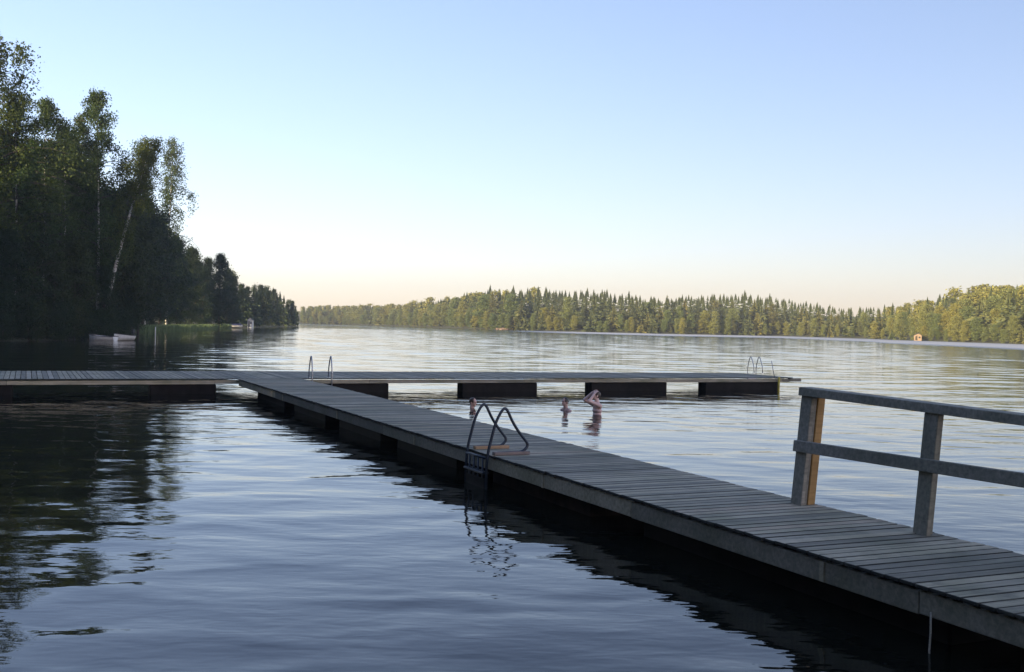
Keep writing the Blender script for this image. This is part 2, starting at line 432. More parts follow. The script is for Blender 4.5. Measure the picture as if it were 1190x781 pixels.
def make_proto(name, gen, leafmat, barkmat):
    tr, Q = gen
    return dict(name=name, trunk=tr.mesh(name+'_trunk'), crown=quads_mesh(name+'_crown', Q), leaf=leafmat, bark=barkmat,
                h=float(Q[:, :, 2].max()))
def plant(proto, x, y, top, label, group, cat='tree', name=None, wide=1.0, rz=None, z=None, parts=True, tilt=0.0):
    """one tree whose crown tip reaches height top"""
    zz = float(ground_z([[x, y]])[0]) if z is None else z
    s = (top-zz)/proto['h']
    rz = random.uniform(0, 6.28) if rz is None else rz
    if parts:
        r = empty(name or proto['name'], (x, y, zz), rz)
        link('trunk', proto['trunk'], proto['bark'], r)
        link('crown', proto['crown'], proto['leaf'], r)
    else:
        r = link(name or proto['name'], proto['crown'], proto['leaf']); r.location = (x, y, zz); r.rotation_euler = (0, 0, rz)
    r.scale = (s*wide, s*wide, s)
    tag(r, label, cat, group)
    return r

random.seed(7)
PB = [make_proto('birch_tree', gen_broad(11+i, 24, .25, .2, [0, .03, -.02][i], .018, 72, 7, 80, .24, 1.1, 1.6, .5, .36, .34, thick=.0075), MAT['birchleaf'], MAT['bark']) for i in range(3)]
PTHIN = make_proto('birch_tree', gen_broad(31, 23, .15, .2, .0, .02, 58, 7, 66, .23, 1.5, 2.4, .35, .28, .36, thick=.006), MAT['birchleaf'], MAT['bark'])
PLEAN = make_proto('leaning_birch', gen_broad(37, 23, .22, .42, .3, .01, 62, 7, 74, .24, 1.2, 1.7, .45, .34, .34, thick=.015), MAT['birchleaf'], MAT['bark'])
PA = [make_proto('alder_tree', gen_broad(51+i, 15, .3, .08, 0, .02, 84, 7, 50, .27, .7, .7, .6, .5, .22), MAT['darkleaf'], MAT['darkbark']) for i in range(3)]
PBUSH = [make_proto('willow_shrub', gen_broad(71+i, 6, .55, .02, 0, .02, 46, 6, 26, .24, .7, .5, .5, .42, .12), MAT['darkleaf'], MAT['darkbark']) for i in range(2)]
PS = [make_proto('spruce_tree', gen_spruce(81+i, 14, 20, 9, .17+.02*i), MAT['needle'], MAT['darkbark']) for i in range(3)]
PP = [make_proto('pine_tree', gen_pine(91+i), MAT['needle'], MAT['darkbark']) for i in range(2)]

def shoreD(px): return interp(px, LEFT)
def on_land(px, D): return max(D, shoreD(px)+2.5)
SKY_L = [(-200, 70), (0, 60), (18, 100), (40, 108), (60, 120), (80, 138), (95, 108), (120, 108), (132, 160), (150, 165), (185, 170), (206, 168), (215, 240), (222, 285), (240, 297), (266, 295), (272, 326), (305, 328), (330, 340), (347, 352)]
# the tall trees along the near left shore: (prototype, column, crown tip row, distance, width factor, label)
near = [
    (PB[0], -16, 34, 96, 1.0, 'tallest birch, cut by the left picture edge on the near shore'),
    (PB[1], 14, 106, 98, 1.0, 'bushy birch right beside the tall birch at the picture edge'),
    (PB[2], 48, 112, 104, 1.0, 'round-topped birch between the picture edge and the high twin-topped birch'),
    (PB[0], 72, 138, 110, .95, 'shorter birch filling the dip in the skyline on the near left shore'),
    (PB[1], 92, 128, 116, .8, 'birch tight against the left side of the high pale-topped birch'),
    (PB[2], 112, 102, 112, .85, 'high birch with a pale pointed top, second highest on the left shore'),
    (PLEAN, 118, 156, 112, .8, 'leaning birch with a bare white trunk showing low on the left shore'),
    (PTHIN, 193, 157, 126, .95, 'slim drooping birch standing clear at the right end of the tall trees'),
    (PTHIN, 168, 156, 130, 1.0, 'drooping birch just left of the slim birch against the sky'),
]
for p, px, ty, D, w, lab in near:
    D = on_land(px, D)
    x, y = at(px, D)
    plant(p, x, y, top_z(px, ty, D), lab, None, wide=w, rz=0.0 if p is PLEAN else None)
alders = [(-30, 250, 93), (10, 262, 95), (38, 240, 99), (62, 285, 100), (88, 270, 104), (120, 305, 110), (140, 262, 122), (160, 285, 130), (185, 258, 140), (205, 272, 150), (222, 284, 165), (150, 330, 118),
          (175, 305, 180), (195, 300, 198), (215, 312, 208), (235, 308, 225), (30, 180, 112), (0, 170, 108), (80, 200, 122), (130, 215, 130), (165, 225, 140), (150, 240, 150), (230, 300, 232)]
for k, (px, ty, D) in enumerate(alders):
    D = on_land(px, D)
    x, y = at(px, D)
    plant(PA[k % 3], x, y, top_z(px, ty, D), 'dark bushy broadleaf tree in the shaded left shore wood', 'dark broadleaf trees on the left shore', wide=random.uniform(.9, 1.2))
x, y = at(254, 240); plant(PA[1], x, y, top_z(254, 292, 240), 'rounded tree at the right end of the broadleaf wood, above the reeds', None, wide=.8)
x, y = at(241, 236); plant(PA[0], x, y, top_z(241, 297, 236), 'tree next to the rounded end tree, a little lower', None, wide=.8)
for k in range(26):
    px = -30+k*7.2+random.uniform(-3, 3); D = shoreD(px)+random.uniform(-.2, 2.2)
    ty = random.uniform(335, 368) if px < 110 else random.uniform(345, 368)
    x, y = at(px, D)
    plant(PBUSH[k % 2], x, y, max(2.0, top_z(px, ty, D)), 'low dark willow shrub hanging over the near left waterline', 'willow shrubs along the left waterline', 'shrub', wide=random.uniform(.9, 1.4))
for k in range(44):
    px = 262+k*1.95+random.uniform(-1.5, 1.5); px = min(px, 345); D = shoreD(px)+random.uniform(2, 26)
    ty = interp(px, SKY_L)+random.choice([0, 3, 8, 14, 20])+random.uniform(-1, 3)
    x, y = at(px, D); pr = PP[k % 2] if k % 7 == 3 else (PA[k % 3] if k % 2 else PS[k % 3])
    tz = max(top_z(px, ty, D), 5)
    kd = 'pine' if pr in PP else 'broadleaf tree' if pr in PA else 'spruce'
    plant(pr, x, y, tz, kd+' on the wooded point at the end of the left shore', kd+'s on the left point', wide=.8 if pr in PA else 1.1)

# deep wood behind: one mass nobody could count
def low_tree(rng, x, y, z, top, kind, w):
    h = top-z
    if kind == 's':
        Q = LOWS[rng.integers(len(LOWS))]
    else:
        Q = (LOWN if kind == 'n' else LOWB)[rng.integers(3)]
    a = rng.uniform(0, 6.283); c, s_ = math.cos(a), math.sin(a); k = h/Q[:, :, 2].max()
    R = np.array([[c, -s_, 0], [s_, c, 0], [0, 0, 1]])
    return (Q@R.T)*np.array([k*w, k*w, k])+np.array([x, y, z])
LOWS = [gen_spruce(101+i, 14, 13, 6, .17, 2)[1] for i in range(3)]
LOWB = [gen_broad(111+i, 14, .27, .08, 0, .02, 44, 5, 8, .75, .7, .6, .55, .55, .15)[1] for i in range(3)]
LOWN = [gen_broad(161+i, 16, .24, .12, 0, .02, 64, 6, 18, .4, .7, .8, .6, .6, .15)[1] for i in range(3)]
LOWH = [gen_broad(121+i, 20, .24, .12, 0, .02, 60, 5, 9, .8, .7, .9, .55, .7, .12)[1] for i in range(2)]
rng = np.random.default_rng(5)
mass = []
for _ in range(170):
    px = rng.uniform(-160, 345); D = shoreD(max(px, 0))+rng.uniform(12, 70)
    ty = max(interp(px+e, SKY_L) for e in (-14, 0, 14, 26))+(rng.uniform(38, 110) if px < 200 else rng.uniform(5, 20))
    x, y = at(px, D); z = float(ground_z([[x, y]])[0]); tz = top_z(px, ty, D)
    if px > 262: tz = min(tz, z+14)
    mass.append(low_tree(rng, x, y, z, max(tz, z+5), 's' if px > 255 and rng.random() < .8 else 'n', 1.0))
# the wood runs on along the shore beside and behind the photographer and shades the bay
n_ = 0
while n_ < 260:
    x, y = rng.uniform(-125, 14), rng.uniform(-75, 95)
    if shore_dist([[x, y]])[0] < 4 or x > -.56*y-8 or math.hypot(x, y) < 16: continue
    n_ += 1; z = float(ground_z([[x, y]])[0]); Q = LOWH[n_ % 2]
    a = rng.uniform(0, 6.28); k = rng.uniform(18, 25)/Q[:, :, 2].max(); R = np.array([[math.cos(a), -math.sin(a), 0], [math.sin(a), math.cos(a), 0], [0, 0, 1]])
    mass.append((Q@R.T)*k+np.array([x, y, z]))
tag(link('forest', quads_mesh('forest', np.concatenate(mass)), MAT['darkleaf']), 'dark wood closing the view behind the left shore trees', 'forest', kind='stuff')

# ------------------------------------------------------------------ far shore
SKY_F = [(330, 356), (401, 355), (459, 353), (495, 349), (532, 344), (564, 336), (647, 336), (701, 339), (770, 345), (832, 341), (879, 342), (941, 352), (977, 357), (1031, 356), (1067, 353), (1100, 341), (1140, 333), (1190, 330), (1320, 326)]
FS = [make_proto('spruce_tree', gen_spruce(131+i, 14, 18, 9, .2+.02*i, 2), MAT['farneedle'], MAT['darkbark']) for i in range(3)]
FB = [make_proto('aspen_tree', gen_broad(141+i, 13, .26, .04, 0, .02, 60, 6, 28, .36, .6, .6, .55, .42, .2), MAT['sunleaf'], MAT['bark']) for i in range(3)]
FPN = [make_proto('pine_tree', gen_pine(151+i), MAT['pineneedle'], MAT['darkbark']) for i in range(2)]
def farD(px): return interp(px, FAR)
rng = np.random.default_rng(17); random.seed(3)
LAB = {'s': ('spruce in the long wood along the far shore', 'spruces along the far shore'),
       'b': ('light green broadleaf tree at the edge of the far shore wood', 'broadleaf trees along the far shore'),
       'p': ('pine in the long wood along the far shore', 'pines along the far shore')}
cnt = dict(s=0, b=0, p=0); fmass = []
for row, (o0, sp, hf) in enumerate([(.6, 2.4, (.25, .6)), (8, 3.2, (.55, .9)), (15, 3.4, (.7, 1.0)), (25, 3.6, (.86, 1.02)), (37, 3.8, (.9, 1.03)), (52, 4.0, (.92, 1.03)), (70, 4.2, (.93, 1.03)), (92, 4.4, (.93, 1.03)), (120, 5.0, (.93, 1.03))]):
    px = 352.0
    while px < 1330:
        D = farD(px)+o0+rng.uniform(-2.5, 2.5); x, y = at(px, D)
        z = float(ground_z([[x, y]])[0]); full = top_z(px, interp(px, SKY_F), D)-z
        conif = interp(px, [(350, .25), (540, .35), (640, .75), (1010, .85), (1045, .3), (1330, .3)])
        if row == 0: conif *= .55
        if row >= 3: conif = min(1, conif+.25)
        k = 's' if rng.random() < conif else 'b'
        if k == 's' and rng.random() < .15: k = 'p'
        h_ = max(full*rng.uniform(*hf)*rng.choice([1.0, 1.0, .86, 1.12], p=[.5, .2, .2, .1]), 3.2); tz = z+h_
        if row < 3 and px < 1215 and cnt[k] < 290:
            cnt[k] += 1
            pr = {'s': FS, 'b': FB, 'p': FPN}[k][rng.integers(2 if k == 'p' else 3)]
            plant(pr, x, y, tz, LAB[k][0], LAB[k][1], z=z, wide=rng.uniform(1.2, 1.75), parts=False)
        else:
            fmass.append((low_tree(rng, x, y, z, tz, 's' if k != 'b' else 'b', rng.uniform(1.25, 1.7)), k))
        px += sp*rng.uniform(.6, 1.4)*F_PX/D
for k, m_, nm, lab in ((('s', 'p'), MAT['farneedle'], 'forest', 'deep conifer wood rising behind the far shore'), (('b',), MAT['sunleaf'], 'forest', 'broadleaf trees deep inside the far shore wood')):
    Qs = [q for q, kk in fmass if kk in k]
    if Qs: tag(link(nm, quads_mesh(nm, np.concatenate(Qs)), m_), lab, 'forest', kind='stuff')
x, y = at(795, 393.5); plant(FB[0], x, y, 3.2, 'single small bright green tree standing alone before the far spruce wood', None, parts=False)

def boulder(seed, loc, size):
    r_ = random.Random(seed); bm = bmesh.new(); bmesh.ops.create_icosphere(bm, subdivisions=2, radius=1)
    for v in bm.verts: v.co *= r_.uniform(.82, 1.12); v.co.z *= .6
    me = bpy.data.meshes.new('boulder'); bm.to_mesh(me); bm.free()
    o = link('shore_boulder', me, MAT['rock']); o.location = loc; o.scale = size
    return o
for k, (px, s_) in enumerate([(579, (1.2, 1.0, .8)), (584, (1.7, 1.1, 1.1)), (589, (1.0, .9, .6))]):
    x, y = at(px, farD(px)-.8)
    tag(boulder(k, (x, y, .25), s_), ['small reddish boulder at the left of three on the far shore', 'largest reddish boulder at the foot of the far wood', 'lowest reddish boulder, right of the largest on the far shore'][k], 'boulder')

# reeds in the shallow bay
rng = np.random.default_rng(9); C = []
edge = [(163, 172), (180, 183), (200, 195), (222, 212), (240, 230), (262, 258)]
B = []
for _ in range(9000):
    px = rng.uniform(158, 268); D = interp(px, edge)-rng.uniform(-3, 12)*(1-abs((px-205)/70)**2*.6)
    x, y = at(px, D); h_ = rng.uniform(.4, 1.1); a = rng.uniform(0, 3.14); w_ = .06
    c, s_ = math.cos(a)*w_, math.sin(a)*w_; lx, ly = rng.normal(size=2)*.2
    B.append([(x-c, y-s_, -.3), (x+c, y+s_, -.3), (x+c*.4+lx, y+s_*.4+ly, h_), (x-c*.4+lx, y-s_*.4+ly, h_)])
tag(link('reeds', quads_mesh('reeds', np.array(B)), MAT['reed']), 'pale green reed bed in the shallow bay of the left shore', 'reeds', kind='stuff')

# ------------------------------------------------------------------ jetty
J0 = un(276, 440, DECK)[:2]                                  # corner where the walkway leaves the cross jetty
E1 = un(1190, 716.8, DECK)[:2]
VV = (E1-J0)/np.linalg.norm(E1-J0)                           # along the walkway, towards the shore
UU = np.array([-VV[1], VV[0]])                               # across it, to the right
def J(u, v, z=0.0): q = J0+UU*u+VV*v; return np.array([q[0], q[1], z])
def jvec(u, v, z=0.0): q = UU*u+VV*v; return np.array([q[0], q[1], z])
jrot = math.atan2(UU[1], UU[0])
WALK_L = 35.0
def walk_w(v): return 1.92-.30*min(max(v-3, 0), 30)/27.0
def cross_w(u): return float(np.interp(u, [-26, 0, 21], [4.9, 4.8, 3.5]))
rj = random.Random(12)
T = .028
def planks(along, w_fn, L0, L1, pw, flip):
    """boards laid across the walking direction, in the local frame of the jetty (x=u, y=-v)"""
    m = MB(); p = L0
    while p < L1:
        w = pw*rj.uniform(.97, 1.02); g = rj.uniform(.012, .021); dz = rj.uniform(-.003, .003); r = rj.random()
        o0 = rj.uniform(-.012, .012); o1 = rj.uniform(-.012, .012)
        along(m, p, w-g, dz, r, o0, o1); p += w
    return m
jetty = empty('bathing_jetty', (J0[0], J0[1], 0), jrot)
tag(jetty, 'long T shaped weathered plank jetty on dark floats', 'jetty')
# local frame: x = u, y = -v
def a_walk(m, p, w, dz, r, o0, o1): m.box((o0, -p-w, DECK-T+dz), (walk_w(p)+o1-o0, 0, 0), (0, w, 0), (0, 0, T), r, .0045 if p > 10 else 0)
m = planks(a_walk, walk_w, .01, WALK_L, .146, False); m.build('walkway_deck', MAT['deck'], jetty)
def a_cross(m, p, w, dz, r, o0, o1): m.box((p, -.012+o0, DECK-T+dz+.002), (w, 0, 0), (0, cross_w(p)+o1+.012-o0, 0), (0, 0, T), r)
mdk = NT('weathered_cross_deck')
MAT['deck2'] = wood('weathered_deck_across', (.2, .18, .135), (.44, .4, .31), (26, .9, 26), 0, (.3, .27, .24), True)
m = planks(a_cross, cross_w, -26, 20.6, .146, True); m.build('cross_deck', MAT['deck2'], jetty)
# side beams, butted lengths
def beam(u0, v0, u1, v1, th, z0, z1, seg, name):
    m = MB(); L = math.hypot(u1-u0, v1-v0); a = np.array([u1-u0, -(v1-v0), 0])/L; b = np.array([-a[1], a[0], 0])*th
    p = 0.0
    while p < L-.05:
        q = min(p+seg*rj.uniform(.85, 1.1), L)
        m.box(np.array([u0, -v0, z0+rj.uniform(-.006, .006)])+a*p, a*(q-p-.008), b, (0, 0, z1-z0), rj.random(), .006); p = q
    return m.build(name, MAT['beam'], jetty)
BZ0, BZ1 = DECK-T-.022-.17, DECK-T-.022
beam(.035, .02, .035, WALK_L, .05, BZ0, BZ1, 4.8, 'side_beam')
beam(walk_w(30)-.03, WALK_L, walk_w(3)-.03, .02, .05, BZ0, BZ1, 4.8, 'side_beam')
CZ0 = BZ1-.115
beam(-26, -.03, 20.55, -.03, .05, CZ0, BZ1, 5.2, 'side_beam')
beam(20.55, -3.5, -26, -4.85, .05, CZ0, BZ1, 5.2, 'side_beam')
m = MB(); m.box((20.6, .1, DECK-T-.13), (.55, 0, 0), (0, .12, 0), (0, 0, .12), .2, .006); m.build('end_beam', MAT['beam'], jetty)
# packing battens on the beam joints
m = MB()
for v in (6.2, 11.4, 16.3, 21.2, 26.4):
    m = MB(); m.box((.022, -v-.05, BZ0+.004), (.012, 0, 0), (0, .05, 0), (0, 0, BZ1-BZ0-.01), .95); m.build('joint_batten', MAT['beam'], jetty)
# floats: (u0, u1) under the cross jetty front; rows under the walkway
def lu(px, py=459.0):
    d_ = un(px, 440, DECK)[:2]-J0
    # where the column px meets the front line v = 0
    n = CF*F_PX+CR*(px-PW/2)-CU*(440-PH/2); dr = n[:2]; A = np.array([[dr[0], -UU[0]], [dr[1], -UU[1]]]); s_ = np.linalg.solve(A, J0)
    return s_[1]
FT = BZ0-.004
def floatbox(u0, u1, y0, y1, mat, FT=FT):
    m = MB(); m.box((u0, y0, -.35), (u1-u0, 0, 0), (0, y1-y0, 0), (0, 0, FT+.35), .5, .02)
    return m.build('float', mat, jetty)
for a_, b_ in ((-23.5, lu(-120)), (lu(-60), lu(15)), (lu(175), lu(252)), (lu(372), lu(453)), (lu(539), lu(626)), (lu(689), lu(777)), (lu(822), lu(911)-.1)):
    floatbox(a_, b_, .1, .6, MAT['float'], CZ0-.004)
for v0, v1, mt in ((1.6, 5.2, 'float'), (6.3, 9.4, 'float'), (10.6, 13.6, 'float'), (14.6, 17.6, 'float'), (19.0, 22.0, 'floatrust'), (23.2, 27.5, 'float'), (28.1, 31.8, 'floatrust')):
    floatbox(.3, walk_w(v0)-.3, -v1, -v0, MAT[mt])

# railing beside the walkway
def lv(px, py): d_ = un(px, py, DECK)[:2]-J0; return d_@UU, d_@VV
pA = lv(934, 584); pB = lv(1074, 619)
uR = (pA[0]+pB[0])/2-.13; spv = pB[1]-pA[1]
print('railing', pA, pB, walk_w(pA[1]))
rail = empty('railing', J(uR, pA[1], 0), jrot)
tag(rail, 'grey two-rail wooden railing leaning outwards along the right jetty edge', 'railing')
HR = 1.2
lean = math.tan(math.radians(5.6))
def P_(x, y, z): return np.array([x+lean*(z-DECK), y, z])
def leanbox(m, x0, x1, y0, y1, z0, z1, r):
    m.box(P_(x0, y0, z0), (x1-x0, 0, 0), (0, y1-y0, 0), (lean*(z1-z0), 0, z1-z0), r, .006)
POST_Z0 = BZ0-.02
HR = 1.17; HR0 = HR
for k in range(4):
    HR = HR0-.035*k
    y_ = -k*spv
    po = MB(); leanbox(po, .0, .046, y_-.14, y_+.03, POST_Z0, DECK+HR-.055, .55)
    leanbox(po, .05, .092, y_-.12, y_+.05, POST_Z0, DECK+HR-.058, .3)
    o = po.build('post', MAT['rail'], rail)
    if k == 0:
        st = MB(); leanbox(st, .096, .19, y_-.13, y_+.04, POST_Z0, DECK+HR-.06, .6); st.build('pine_stud', MAT['newwood'], o)
Lr = 3*spv+.8
HR = HR0
def railbox(m, x0, x1, y0, y1, z0, z1, sl, r):
    m.box(P_(x0, y0, z0+sl*y0), (x1-x0, 0, 0), (0, y1-y0, sl*(y1-y0)), (lean*(z1-z0), 0, z1-z0), r, .006)
m = MB(); railbox(m, -.02, .15, -Lr, .045, DECK+HR-.052, DECK+HR+.035, .035/spv, .62); m.build('top_rail', MAT['rail'], rail)
m = MB(); railbox(m, -.052, -.004, -Lr, .028, DECK+.54, DECK+.655, -.02/spv, .45); m.build('mid_rail', MAT['rail'], rail)

# ladders
def arc(pts, r, n=5):
    """rounded polyline"""
    pts = [np.array(p, float) for p in pts]; out = [pts[0]]
    for i in range(1, len(pts)-1):
        a, b, c = pts[i-1], pts[i], pts[i+1]; d0 = (a-b)/np.linalg.norm(a-b); d1 = (c-b)/np.linalg.norm(c-b)
        rr = min(r[i-1] if hasattr(r, '__len__') else r, np.linalg.norm(a-b)*.45, np.linalg.norm(c-b)*.45)
        p0, p1 = b+d0*rr, b+d1*rr
        for k in range(n+1):
            s_ = k/n; out.append((1-s_)**2*p0+2*s_*(1-s_)*b+s_*s_*p1)
    out.append(pts[-1]); return out
def ladder(label, loc, rz, mat, wid, hgt, reach, blocks, rad=.021, depth=-1.0, nar=False):
    """local x: inward over the deck, y: along the edge, z=0 at deck"""
    r = empty('bathing_ladder', loc, rz); tag(r, label, 'ladder')
    for k, s_ in enumerate((-.5, .5)):
        y_ = s_*wid; m = MB()
        if not nar:
            path = arc([(-.06, y_, depth), (-.06, y_, -.02), (.07, y_, hgt*.86), (reach*.36, y_, hgt+.14), (reach*.62, y_, hgt*.72), (reach*1.02, y_, .13), (reach*.86, y_, .035), (.1, y_, .03)], [.2, .2, .3, .2, .09, .06])
        else:
            path = arc([(-.06, y_, depth), (-.06, y_, hgt*.5), (reach*.35, y_, hgt+.22), (reach, y_, .3), (reach+.03, y_, 0.0)], [.2, .3, .1])
        m.tube(path, rad, 8); o = m.build('handrail', mat, r)
        if blocks:
            b = MB(); b.box((.04 if k == 0 else .06, y_-.045, .002), (reach*.95, 0, 0), (0, .09, 0), (0, 0, .045), .5, .005)
            b.build('mounting_block', MAT['pinkwood'] if k == 0 else MAT['blockwood'], r)
        else:
            b = MB(); b.box((reach-.05, y_-.05, .001), (.12, 0, 0), (0, .1, 0), (0, 0, .01), .5); b.build('foot_plate', mat, r)
    for z in (-.26, -.5, -.76) if not nar else (-.25, -.5, -.75):
        m = MB(); m.box((-.11, -wid*.5+.022, z), (.1, 0, 0), (0, wid-.044, 0), (0, 0, .03), .4, .004); m.build('step', mat, r)
    return r
dA = un(548, 522, DECK)[:2]-J0; dB = un(571, 529.5, DECK)[:2]-J0
vA, vB = dA@VV, dB@VV
lad = ladder('dark painted steel bathing ladder with two slanted hoops beside the long walkway', J(-.01, (vA+vB)/2, DECK), jrot, MAT['navysteel'], min(vB-vA, .75), 0.55, .56, True)
# back panel rods of the ladder seen against the beam
m = MB()
for y_ in (-.24, -.08, .08, .24): m.tube([(-.06, y_, -.9), (-.06, y_, -.04)], .014, 6)
m.tube([(-.06, -.36, -.04), (-.06, .36, -.04)], .018, 6)
m.build('rung_rod', MAT['navysteel'], lad)
m = MB(); m.box((-.075, -.34, -.56), (.02, 0, 0), (0, .68, 0), (0, 0, .24), .5, .004); m.build('kick_plate', MAT['float'], lad)
uL = lu(374)
lad2 = ladder('light galvanised bathing ladder with two tall hoops near the jetty corner', J(uL, -.02, DECK), jrot+math.pi/2, MAT['galv'], .62, .58, .36, False, .02, -.75, True)
uE = lu(887)+2.1
lad3 = ladder('thin steel ladder on the far edge near the jetty end', J(uE, -cross_w(uE)-.0, DECK), jrot-math.pi/2, MAT['galv'], .42, .55, .35, False, .016, -.75, True)
uY = lu(906)
m = MB(); m.tube([(0, 0, -.6), (0, 0, .1), (.01, 0, DECK+.02)], .045, 8)
o = m.build('mooring_post', MAT['yellow']); o.location = J(uY-.1, .08, 0); tag(o, 'yellow post standing in the water at the jetty end', 'post')
m = MB(); m.tube([(0, 0, DECK+.0), (-.12, .02, DECK+.62)], .014, 6)
o = m.build('leaning_pole', MAT['galv']); o.location = J(uY-.05, -.25, 0); tag(o, 'thin grey pole leaning at the jetty end', 'pole')
# rope hanging from the walkway beam
q = lv(1097, 690)
m = MB(); m.tube([(0, 0, BZ0+.05), (.005, .01, BZ0-.1), (-.005, .0, .02), (0, 0, -.3)], .007, 6)
o = m.build('hanging_rope', MAT['rope']); o.location = J(.01, q[1]-.15, 0); tag(o, 'pale rope hanging from the jetty beam into the water', 'rope')

# ------------------------------------------------------------------ boats, huts, pole on the shores
def boat(label, loc, rz, L=4.2, cover=False, motor=True):
    r = empty('rowing_boat', loc, rz); tag(r, label, 'boat')
    n = 13; rows = []; inner = []
    for i in range(n):
        s_ = i/(n-1); x_ = L*(s_-.5); b = .72*min(1, (1-s_)*2.3)**.6*(.86+.14*min(1, s_*4)); sh = .34+.2*s_**2
        b = max(b, .02); k = -.14+.25*max(0, s_-.75)**1.2
        rows.append([(x_, -b, sh), (x_, -b*.9, sh*.45), (x_, -b*.55, k+.06), (x_, 0, k), (x_, b*.55, k+.06), (x_, b*.9, sh*.45), (x_, b, sh)])
        inner.append([(x_, -b*.93, sh), (x_, -b*.82, sh*.45), (x_, -b*.5, .04), (x_, 0, .03), (x_, b*.5, .04), (x_, b*.82, sh*.45), (x_, b*.93, sh)])
    m = MB()
    for R_, flip in ((rows, False), (inner, True)):
        V = [p for row in R_ for p in row]; Fs = []
        for i in range(n-1):
            for j in range(6):
                f_ = (i*7+j, i*7+j+1, (i+1)*7+j+1, (i+1)*7+j); Fs.append(f_ if flip else f_[::-1])
        m.add(V, Fs, 0, True)
    V = [rows[0][j] for j in range(7)]; m.add(V, [tuple(range(7))])
    m.build('hull', MAT['white'], r)
    m = MB(); 
    for sgn in (0, 6): m.tube([np.array(rw[sgn])+[0, 0, .012] for rw in rows], .035, 6)
    m.build('gunwale', MAT['roof'], r)
    if cover:
        m = MB(); V = []; Fs = []
        for i in range(2, n-1):
            b = abs(rows[i][0][1]); x_, z_ = rows[i][0][0], rows[i][0][2]
            V += [(x_, -b-.05, z_-.1), (x_, -b*.6, z_+.14), (x_, 0, z_+.3), (x_, b*.6, z_+.14), (x_, b+.05, z_-.1)]
        for i in range(n-4):
            for j in range(4): Fs.append((i*5+j, (i+1)*5+j, (i+1)*5+j+1, i*5+j+1))
        m.add(V, Fs, 0, True); m.build('cover', MAT['navycloth'], r)
    else:
        for x_ in (-1.1, .1, 1.1):
            m = MB(); m.box((x_-.12, -.56, .3), (.24, 0, 0), (0, 1.12, 0), (0, 0, .03)); m.build('thwart', MAT['deck'], r)
    if motor:
        e = MB(); e.box((-L/2-.34, -.13, .55), (.3, 0, 0), (0, .26, 0), (0, 0, .36), 0, .05)
        o = e.build('outboard_motor', MAT['darkplastic'], r)
        e = MB(); e.tube([(-L/2-.2, 0, .56), (-L/2-.22, 0, -.3)], .05, 8); e.build('shaft', MAT['darkplastic'], o)
    return r
q = at(119, 101); boat('white open rowing boat moored under the near left shore trees', (q[0], q[1], .02), math.radians(178), 2.5, False, False)
q = at(143, 103); boat('short white boat lying bow out beside the moored rowing boat', (q[0], q[1], .12), math.radians(-120), 2.0, False, True)
q = at(271, 262); boat('pale boat under a navy cover pulled up beyond the reeds', (q[0], q[1], .35), math.radians(5), 4.3, True, False)
q = at(180.5, 112); m = MB(); m.tube([(0, 0, -1.2), (0, 0, .9), (.01, 0, 1.25)], [.05, .045, .04], 8)
o = m.build('mooring_pole', MAT['white']); o.location = (q[0], q[1], 0); tag(o, 'thin white pole standing in the water before the reeds', 'pole')
def hut(label, px, D, w, dp, hh, roofh, wallmat, rz, name, zoff=.0):
    q = at(px, D); z = float(ground_z([q])[0]); r = empty(name, (q[0], q[1], max(z, .15)+zoff), rz); tag(r, label, 'hut')
    m = MB(); m.box((-w/2, -dp/2, -.5), (w, 0, 0), (0, dp, 0), (0, 0, hh+.5))
    m.add([(-w/2, -dp/2, hh), (w/2, -dp/2, hh), (0, -dp/2, hh+roofh), (-w/2, dp/2, hh), (w/2, dp/2, hh), (0, dp/2, hh+roofh)], [(0, 1, 2), (4, 3, 5)])
    m.build('wall', wallmat, r)
    m = MB(); o_ = .2
    for s_ in (-1, 1):
        x1, z1 = s_*(w/2+o_), hh-o_*roofh/(w/2); y0, y1 = -dp/2-o_, dp/2+o_
        V = [(0, y0, hh+roofh+.01), (x1, y0, z1+.01), (x1, y1, z1+.01), (0, y1, hh+roofh+.01)]
        V += [(a, b, c+.09) for a, b, c in V]
        m.add(V, [(0, 1, 2, 3), (7, 6, 5, 4), (0, 4, 5, 1), (1, 5, 6, 2), (2, 6, 7, 3), (3, 7, 4, 0)])
    m.build('roof', MAT['roof'], r)
    m = MB(); m.box((-w*.32, -dp/2-.03, 0), (w*.27, 0, 0), (0, .03, 0), (0, 0, hh*.82)); m.build('door', MAT['darkbark'], r)
    m = MB(); m.box((w*.1, -dp/2-.025, hh*.4), (w*.24, 0, 0), (0, .025, 0), (0, 0, hh*.35)); m.build('window', MAT['glass'], r)
    return r
hut('small sunlit ochre boathouse at the waterline of the right wood', 1066.5, 302, 2.0, 2.2, 1.3, .5, MAT['cabin'], math.radians(-20), 'boathouse')
hut('tiny white shed on the wooded point of the left shore', 291, 292, 1.3, 1.5, 1.9, .5, MAT['white'], 0.0, 'shed')

